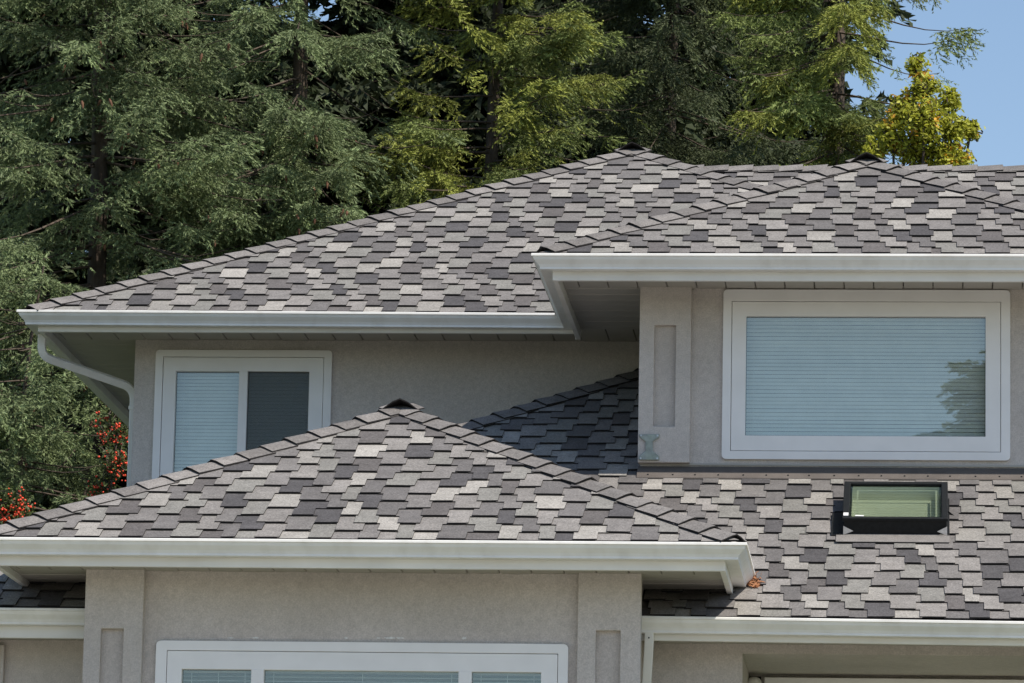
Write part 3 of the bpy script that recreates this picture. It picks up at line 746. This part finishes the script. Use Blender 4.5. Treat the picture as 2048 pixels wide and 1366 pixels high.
# ------------------------------------------------------------------ trees
def needles(o, d, ln, cols, rng, n=8, nl=.034, wr=.17):
    wd = nl*wr
    """shoots (origin, direction, length) -> fans of needle-tuft triangles"""
    N = len(o); t = (np.arange(n)[None, :]+rng.random((N, n)))/n
    up = rng.normal(size=(N, n, 3)); D = d[:, None, :]
    rad = up-(up*D).sum(-1, keepdims=True)*D; rad /= np.linalg.norm(rad, axis=-1, keepdims=True)+1e-9
    a = o[:, None, :]+D*(ln[:, None]*t)[..., None]
    k = nl*(1-.45*t)[..., None]*rng.uniform(.75, 1.25, (N, n, 1))
    tip = a+rad*k*.62+D*k*.80
    side = np.cross(rad, D)*.5+D*.75
    V = np.stack([a-side*wd, a+side*wd, tip], 2).reshape(-1, 3)
    Fc = np.arange(len(V)).reshape(-1, 3)
    C = np.repeat(cols[:, None, :], n*3, 1).reshape(-1, 3)*rng.uniform(.85, 1.15, (N*n, 1)).repeat(3, 0)
    return V, Fc, C
def tubes(lines, n=5):
    V = []; Fc = []
    for pts, r0, r1 in lines:
        b = len(V); k = len(pts)
        for i, p in enumerate(pts):
            d = (pts[min(i+1, k-1)]-pts[max(i-1, 0)]); d = d/(np.linalg.norm(d)+1e-9)
            u = np.cross(d, (0, 0, 1) if abs(d[2]) < .9 else (1, 0, 0)); u /= np.linalg.norm(u); v = np.cross(d, u); r = r0+(r1-r0)*i/(k-1)
            for j in range(n):
                a = 2*math.pi*j/n; V.append(p+(u*math.cos(a)+v*math.sin(a))*r)
        for i in range(k-1):
            for j in range(n): Fc.append((b+i*n+j, b+i*n+(j+1) % n, b+(i+1)*n+(j+1) % n, b+(i+1)*n+j))
    return np.array(V), np.array(Fc)
def conifer(label, base, Ht, R, col, seed, z0, z1, droop=.35, upturn=.25, whorl=.31, nb=6, lat=.044, shoot=.14, group='conifers behind the house', cones=0, front=(0, -1), skip=None, col2=None, hang=.4, latlen=.36, low=.1, nn=11, nl=.050, coarse=False, cd=.8, gaps=-.15):
    rng = np.random.default_rng(seed); bx, by = base; bz = float(gz(np.array(bx), np.array(by)))
    root = empty('conifer_tree', (bx, by, bz-.05)); tag(root, label, 'tree', group)
    lines = []; ts = np.linspace(0, 1, 14)
    wob = .12*np.stack([np.sin(ts*5+seed), np.cos(ts*4+seed), ts*0], -1)*ts[:, None]
    trunk = np.stack([ts*0, ts*0, ts*Ht], -1)+wob
    lines.append((trunk, .0095*Ht, .010))
    SO = []; SD = []; SL = []; SCo = []; CO = []
    h = Ht*low
    fx = np.array([front[0], front[1], 0.])
    while h < Ht*.98:
        f = 1-h/Ht
        for b in range(nb):
            azm = rng.uniform(0, 2*math.pi) if rng.random() < .5 else math.atan2(front[1], front[0])+rng.normal()*.75; dr = np.array([math.cos(azm), math.sin(azm), 0])
            L = R*(f**.75)*rng.uniform(.72, 1.12)+.15
            hz = h+rng.uniform(-.5, .5)*whorl; zw_ = bz+hz
            vis = z0-1.2 < zw_ < z1+2.2
            face = dr @ fx
            dens = 1.0 if (vis and face > -.2) else (.3 if vis else .12)
            if coarse: dens = cd if vis else .15
            if skip and skip(zw_, dr, rng): continue
            dp = droop*rng.uniform(.7, 1.3); ut = upturn*rng.uniform(.6, 1.3)
            s = np.linspace(0, 1, 7); P = np.array([0, 0, hz])+np.interp(hz/Ht, ts, wob[:, 0])*np.array([1, 0, 0])+dr*(s*L)[:, None]+np.array([0, 0, 1])*((-dp*s**1.3+ut*s**3)*L)[:, None]
            lines.append((P, .006+.0045*L, .002))
            sd_ = np.cross(dr, (0, 0, 1)); step = lat/dens; m_ = max(2, int(L*.92/step))
            tint = rng.uniform(.8, 1.2)
            base_c = np.array(col if (col2 is None or rng.random() > .4) else col2)*tint
            S0 = .12+.88*(np.arange(m_)+rng.random(m_))/m_
            ip = lambda t: np.stack([np.interp(t, s, P[:, i]) for i in range(3)], -1)
            P0 = ip(S0); TG = ip(np.minimum(1, S0+.05))-ip(S0-.05); TG /= np.linalg.norm(TG, axis=1)[:, None]
            for q in range(m_):
                s0 = S0[q]; p0 = P0[q]; tg = TG[q]
                for sg in (-1, 1):
                    ll = (.14+latlen*(1-s0)*min(1, s0*4)*L*.62)*rng.uniform(.6, 1.25)
                    ld = tg*rng.uniform(.45, .85)+sd_*sg*rng.uniform(.5, .95)+np.array([0, 0, rng.normal()*.20-.32]); ld /= np.linalg.norm(ld)
                    ns = max(3, int(ll/.047*min(1, dens*1.3)))
                    u = (np.arange(ns)+.5)/ns
                    o = p0+ld*(u*ll)[:, None]-np.array([0, 0, 1])*(hang*ll*u**1.7)[:, None]
                    ss = np.where(np.arange(ns) % 2 == 0, 1, -1)[:, None]; perp = np.cross(ld, (0, 0, 1)); perp /= np.linalg.norm(perp)+1e-9
                    dd_ = ld*.75+perp*ss*rng.uniform(.35, .8, (ns, 1))+rng.normal(size=(ns, 3))*.16-np.array([0, 0, 1])*(.12+hang*.5*u)[:, None]
                    dd_ /= np.linalg.norm(dd_, axis=1)[:, None]
                    SO.append(o); SD.append(dd_); SL.append(shoot*rng.uniform(.7, 1.25, ns)*(1.1-.35*u)*(1.0 if dens > .5 else 1.5))
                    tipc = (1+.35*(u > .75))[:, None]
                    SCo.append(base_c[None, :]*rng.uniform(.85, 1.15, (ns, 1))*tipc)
                    if cones and vis and face > 0 and rng.random() < cones: CO.append(o[-1]+rng.normal(size=3)*.03)
        h += whorl*rng.uniform(.8, 1.2)
    V, Fc = tubes(lines, 4); t = mesh('trunk', V, Fc, M_bark, root, smooth=True)
    o, d, l, c = np.concatenate(SO), np.concatenate(SD), np.concatenate(SL), np.concatenate(SCo)
    if gaps is not None:                      # foliage grows in clumps with open gaps between
        kk = rng.normal(size=(7, 3)); kk *= (2*math.pi/rng.uniform(.55, 1.5, 7)/np.linalg.norm(kk, axis=1))[:, None]
        fld = np.sin((o+np.array([bx, by, 0])) @ kk.T+rng.uniform(0, 6.3, 7)).sum(1)+rng.normal(size=len(o))*.35
        kp = fld > gaps; o, d, l, c = o[kp], d[kp], l[kp], c[kp]
    V, Fc, C = needles(o, d, l, c, rng, nn, nl, .40 if coarse else .20)
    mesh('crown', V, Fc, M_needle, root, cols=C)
    if CO:
        cv = []; cf = []
        for p in CO:
            b = len(cv); ln = rng.uniform(.05, .085); r = .015; tl = rng.normal(size=2)*.02
            for j, (rr, zz2) in enumerate(((.3, 0), (1, -.25), (.95, -.6), (.25, -1))):
                for a in range(6): cv.append(p+np.array([math.cos(a*math.pi/3)*r*rr+tl[0]*zz2, math.sin(a*math.pi/3)*r*rr+tl[1]*zz2, zz2*ln]))
            for j in range(3):
                for a in range(6): cf.append((b+j*6+a, b+j*6+(a+1) % 6, b+(j+1)*6+(a+1) % 6, b+(j+1)*6+a))
        mesh('cones', np.array(cv), np.array(cf), M_cone, root, 'stuff')
    return root, len(Fc)
BLUE = (.165, .208, .096); MIDG = (.172, .210, .064); YEL = (.215, .235, .050); SHADE_DARK = (.045, .058, .028); DEEP = (.075, .092, .042)  # far trees: shade behind the near ones is put into the needle colour
tot = 0
def X_at(px, Y): return float(ax(px, 600, Y))
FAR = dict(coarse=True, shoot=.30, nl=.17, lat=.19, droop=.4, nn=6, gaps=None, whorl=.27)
for (lab, px, Y, Ht, R, col, seed, kw) in (
    ('tall blue-green spruce hung with brown cones behind the upper left eave', 190, 17.0, 14.5, 3.5, BLUE, 1, dict(cones=.012, droop=.42, lat=.052)),
    ('blue-green spruce with drooping tips between the coned spruce and the yellow-green fir', 600, 18.0, 14.5, 3.0, BLUE, 2, dict(cones=.012, droop=.5)),
    ('bright yellow-green fir rising behind the peak of the big roof', 985, 18.6, 13.0, 2.7, YEL, 3, dict(droop=.30, col2=MIDG)),
    ('dark fine-leaved conifer between the yellow-green fir and the bare-trunked spruce', 1330, 21.0, 15.0, 2.9, DEEP, 4, dict(droop=.5, hang=.7, nl=.047, gaps=-2.0, whorl=.30, lat=.05)),
    ('spruce with lit yellow-green tips and a bare stretch of trunk beside the maple', 1660, 18.2, 15.5, 2.2, MIDG, 5, dict(droop=.48, hang=.5, col2=YEL, gaps=-.9)),
    ('far shaded conifer showing between the two blue-green spruces', 420, 24.0, 17.0, 4.2, SHADE_DARK, 6, FAR),
    ('far shaded conifer filling the gap behind the yellow-green fir', 860, 25.0, 17.0, 4.0, SHADE_DARK, 9, FAR),
    ('far dark conifer standing behind the fine-leaved one', 1250, 26.0, 17.0, 4.0, SHADE_DARK, 7, FAR),
    ('slim far conifer showing behind the bare-trunked spruce', 1540, 27.0, 17.0, 2.3, SHADE_DARK, 10, FAR),
    ('far shaded conifer at the outer side of the coned spruce', -40, 23.0, 17.0, 4.0, SHADE_DARK, 13, FAR),
    ('low blue-green conifer growing close behind the left house corner', 70, 14.8, 4.8, 1.9, BLUE, 8, dict(droop=.3, low=.04)),
):
    bx = X_at(px, Y); D = Y-CAM[1]
    zt = CAM[2]+2432/F*D; zb_ = CAM[2]+(2432-1080)/F*D if px < 450 else CAM[2]+(2432-520)/F*D
    r, n = conifer(lab, (bx, Y), Ht, R, col, seed, zb_, zt, **kw); tot += n
# spruce across the street: it is what the picture window mirrors
r, n = conifer('spruce across the street mirrored in the wide picture window', (2.7, -62), 19.8, 10.5, MIDG, 12, 8, 17, front=(0, 1), lat=.10, group=None, shoot=.22, nl=.13, whorl=.24, nn=6, coarse=True, cd=.6, gaps=None); tot += n

def leaf_tree(name, label, cat, base, ht, blobs, col, seed, nleaf, size, group=None, berries=0, cols2=None, trunk_r=.06):
    """stems with twigs; every leaf a folded five-point blade"""
    rng = np.random.default_rng(seed); bx, by = base; bz = float(gz(np.array(bx), np.array(by)))
    root = empty(name, (bx, by, bz-.03)); tag(root, label, cat, group)
    lines = []; LP = []; LC = []; BP = []
    top = np.array([0, 0, ht*.45]); lines.append((np.stack([np.linspace(0, 0, 5), np.linspace(0, 0, 5), np.linspace(0, ht*.45, 5)], -1), trunk_r, trunk_r*.7))
    for (cx, cy, cz, rr, share) in blobs:
        c = np.array([cx-bx, cy-by, cz-bz]); s = np.linspace(0, 1, 6)[:, None]
        P = top+(c-top)*s+np.array([0, 0, .25])*np.sin(s*math.pi)*rr; lines.append((P, trunk_r*.6, .01))
        nt_ = max(4, int(nleaf*share/9))
        for i in range(nt_):
            d = rng.normal(size=3); d /= np.linalg.norm(d); e = c+d*rr*rng.uniform(.35, 1.08)*np.array([1, 1, 1.15]); st = c+(e-c)*.2+rng.normal(size=3)*.05
            if i % 3 == 0: lines.append((np.stack([st, (st+e)/2+np.array([0, 0, .03]), e]), .008, .002))
            k = 9; tt = rng.uniform(.35, 1.05, k)[:, None]; LP.append(st+(e-st)*tt+rng.normal(size=(k, 3))*rr*.13)
            cc = np.array(col if cols2 is None or rng.random() > cols2[1](e, c) else cols2[0])*rng.uniform(.75, 1.25); LC.append(np.tile(cc, (k, 1)))
            if berries and rng.random() < berries: BP.append(e)
    V, Fc = tubes(lines); mesh('trunk', V, Fc, M_bark, root, smooth=True)
    P = np.concatenate(LP); C = np.concatenate(LC); N = len(P)
    nrm = rng.normal(size=(N, 3))*.8+np.array([.25, -.35, .8]); nrm /= np.linalg.norm(nrm, axis=1)[:, None]
    u = np.cross(nrm, rng.normal(size=(N, 3))); u /= np.linalg.norm(u, axis=1)[:, None]; v = np.cross(nrm, u)
    sz = size*rng.uniform(.6, 1.25, (N, 1))
    shp = [(0, -.5, 0), (.42, -.28, .1), (.26, .05, .04), (.5, .30, .12), (0, .62, -.06), (-.5, .30, .12), (-.26, .05, .04), (-.42, -.28, .1)] if size > .05 else [(0, -.5, 0), (.22, -.1, .06), (.2, .25, .05), (0, .55, -.04), (-.2, .25, .05), (-.22, -.1, .06)]
    m_ = len(shp); V = np.zeros((N, m_, 3))
    for i, (a, b, c_) in enumerate(shp): V[:, i] = P+u*sz*a+v*sz*b+nrm*sz*c_
    half = (m_)//2
    idx = np.arange(N)[:, None]*m_
    tr = [(0, i, i+1) for i in range(1, m_-1)]
    Fc = np.concatenate([idx+np.array(t)[None, :] for t in tr]); mesh('crown', V.reshape(-1, 3), Fc, M_leaf, root, cols=np.repeat(C, m_, 0))
    if BP:
        cv = []; cf = []
        ico = [(0, 0, 1), (.89, 0, .45), (.28, .85, .45), (-.72, .53, .45), (-.72, -.53, .45), (.28, -.85, .45), (.72, .53, -.45), (-.28, .85, -.45), (-.89, 0, -.45), (-.28, -.85, -.45), (.72, -.53, -.45), (0, 0, -1)]
        icf = [(0, 1, 2), (0, 2, 3), (0, 3, 4), (0, 4, 5), (0, 5, 1), (1, 6, 2), (2, 7, 3), (3, 8, 4), (4, 9, 5), (5, 10, 1), (6, 7, 2), (7, 8, 3), (8, 9, 4), (9, 10, 5), (10, 6, 1), (11, 7, 6), (11, 8, 7), (11, 9, 8), (11, 10, 9), (11, 6, 10)]
        for e in BP:
            for q in range(rng.integers(4, 10)):
                p = e+rng.normal(size=3)*.022; b = len(cv); r = rng.uniform(.008, .013)
                cv += [p+np.array(w2)*r for w2 in ico]; cf += [tuple(b+i for i in f) for f in icf]
        mesh('berries', np.array(cv), np.array(cf), M_berry, root, 'stuff', smooth=True)
    return root
# maple beside the right-hand spruce
Ym = 14.6
def B(px, py, Y, rpx, share): p = at(px, py, Y); return (float(p[0]), float(p[1]), float(p[2]), rpx*(Y-CAM[1])/F, share)
leaf_tree('maple_tree', 'yellow-green maple with orange tips behind the ridge, beside open sky', 'tree', (X_at(1815, Ym), Ym), 6.0,
          [B(1832, 125, Ym, 24, .04), B(1845, 170, Ym, 36, .09), B(1806, 215, Ym, 34, .07), B(1850, 235, Ym-.2, 48, .14), B(1785, 265, Ym, 42, .1), B(1840, 295, Ym, 52, .15), B(1900, 200, Ym, 28, .06),
           B(1905, 255, Ym-.1, 40, .1), B(1942, 255, Ym, 22, .04), B(1895, 312, Ym-.1, 42, .09), B(1745, 300, Ym, 30, .05), B(1758, 340, Ym, 34, .05), B(1925, 322, Ym, 30, .05)],
          (.42, .43, .055), 31, 10500, .050, cols2=((.66, .36, .05), lambda e, c: .30 if e[2] > c[2]+.12 else .03))
# berry shrubs
leaf_tree('berry_shrub', 'shrub full of red berries close beside the left house corner', 'shrub', (X_at(215, 12.6), 12.6), 2.6,
          [B(222, 806, 12.6, 30, .16), B(236, 850, 12.6, 46, .32), B(228, 920, 12.5, 46, .27), B(212, 975, 12.6, 40, .25)], (.085, .11, .035), 41, 1500, .042, berries=.27, trunk_r=.03)
leaf_tree('berry_shrub', 'low shrub with dense red berries behind the hip of the low roof', 'shrub', (X_at(15, 12.0), 12.0), 2.2,
          [B(12, 1000, 12.0, 40, .45), B(42, 1040, 12.0, 42, .55)], (.085, .11, .035), 42, 1200, .042, berries=.36, trunk_r=.03)
print('needle triangles', tot)
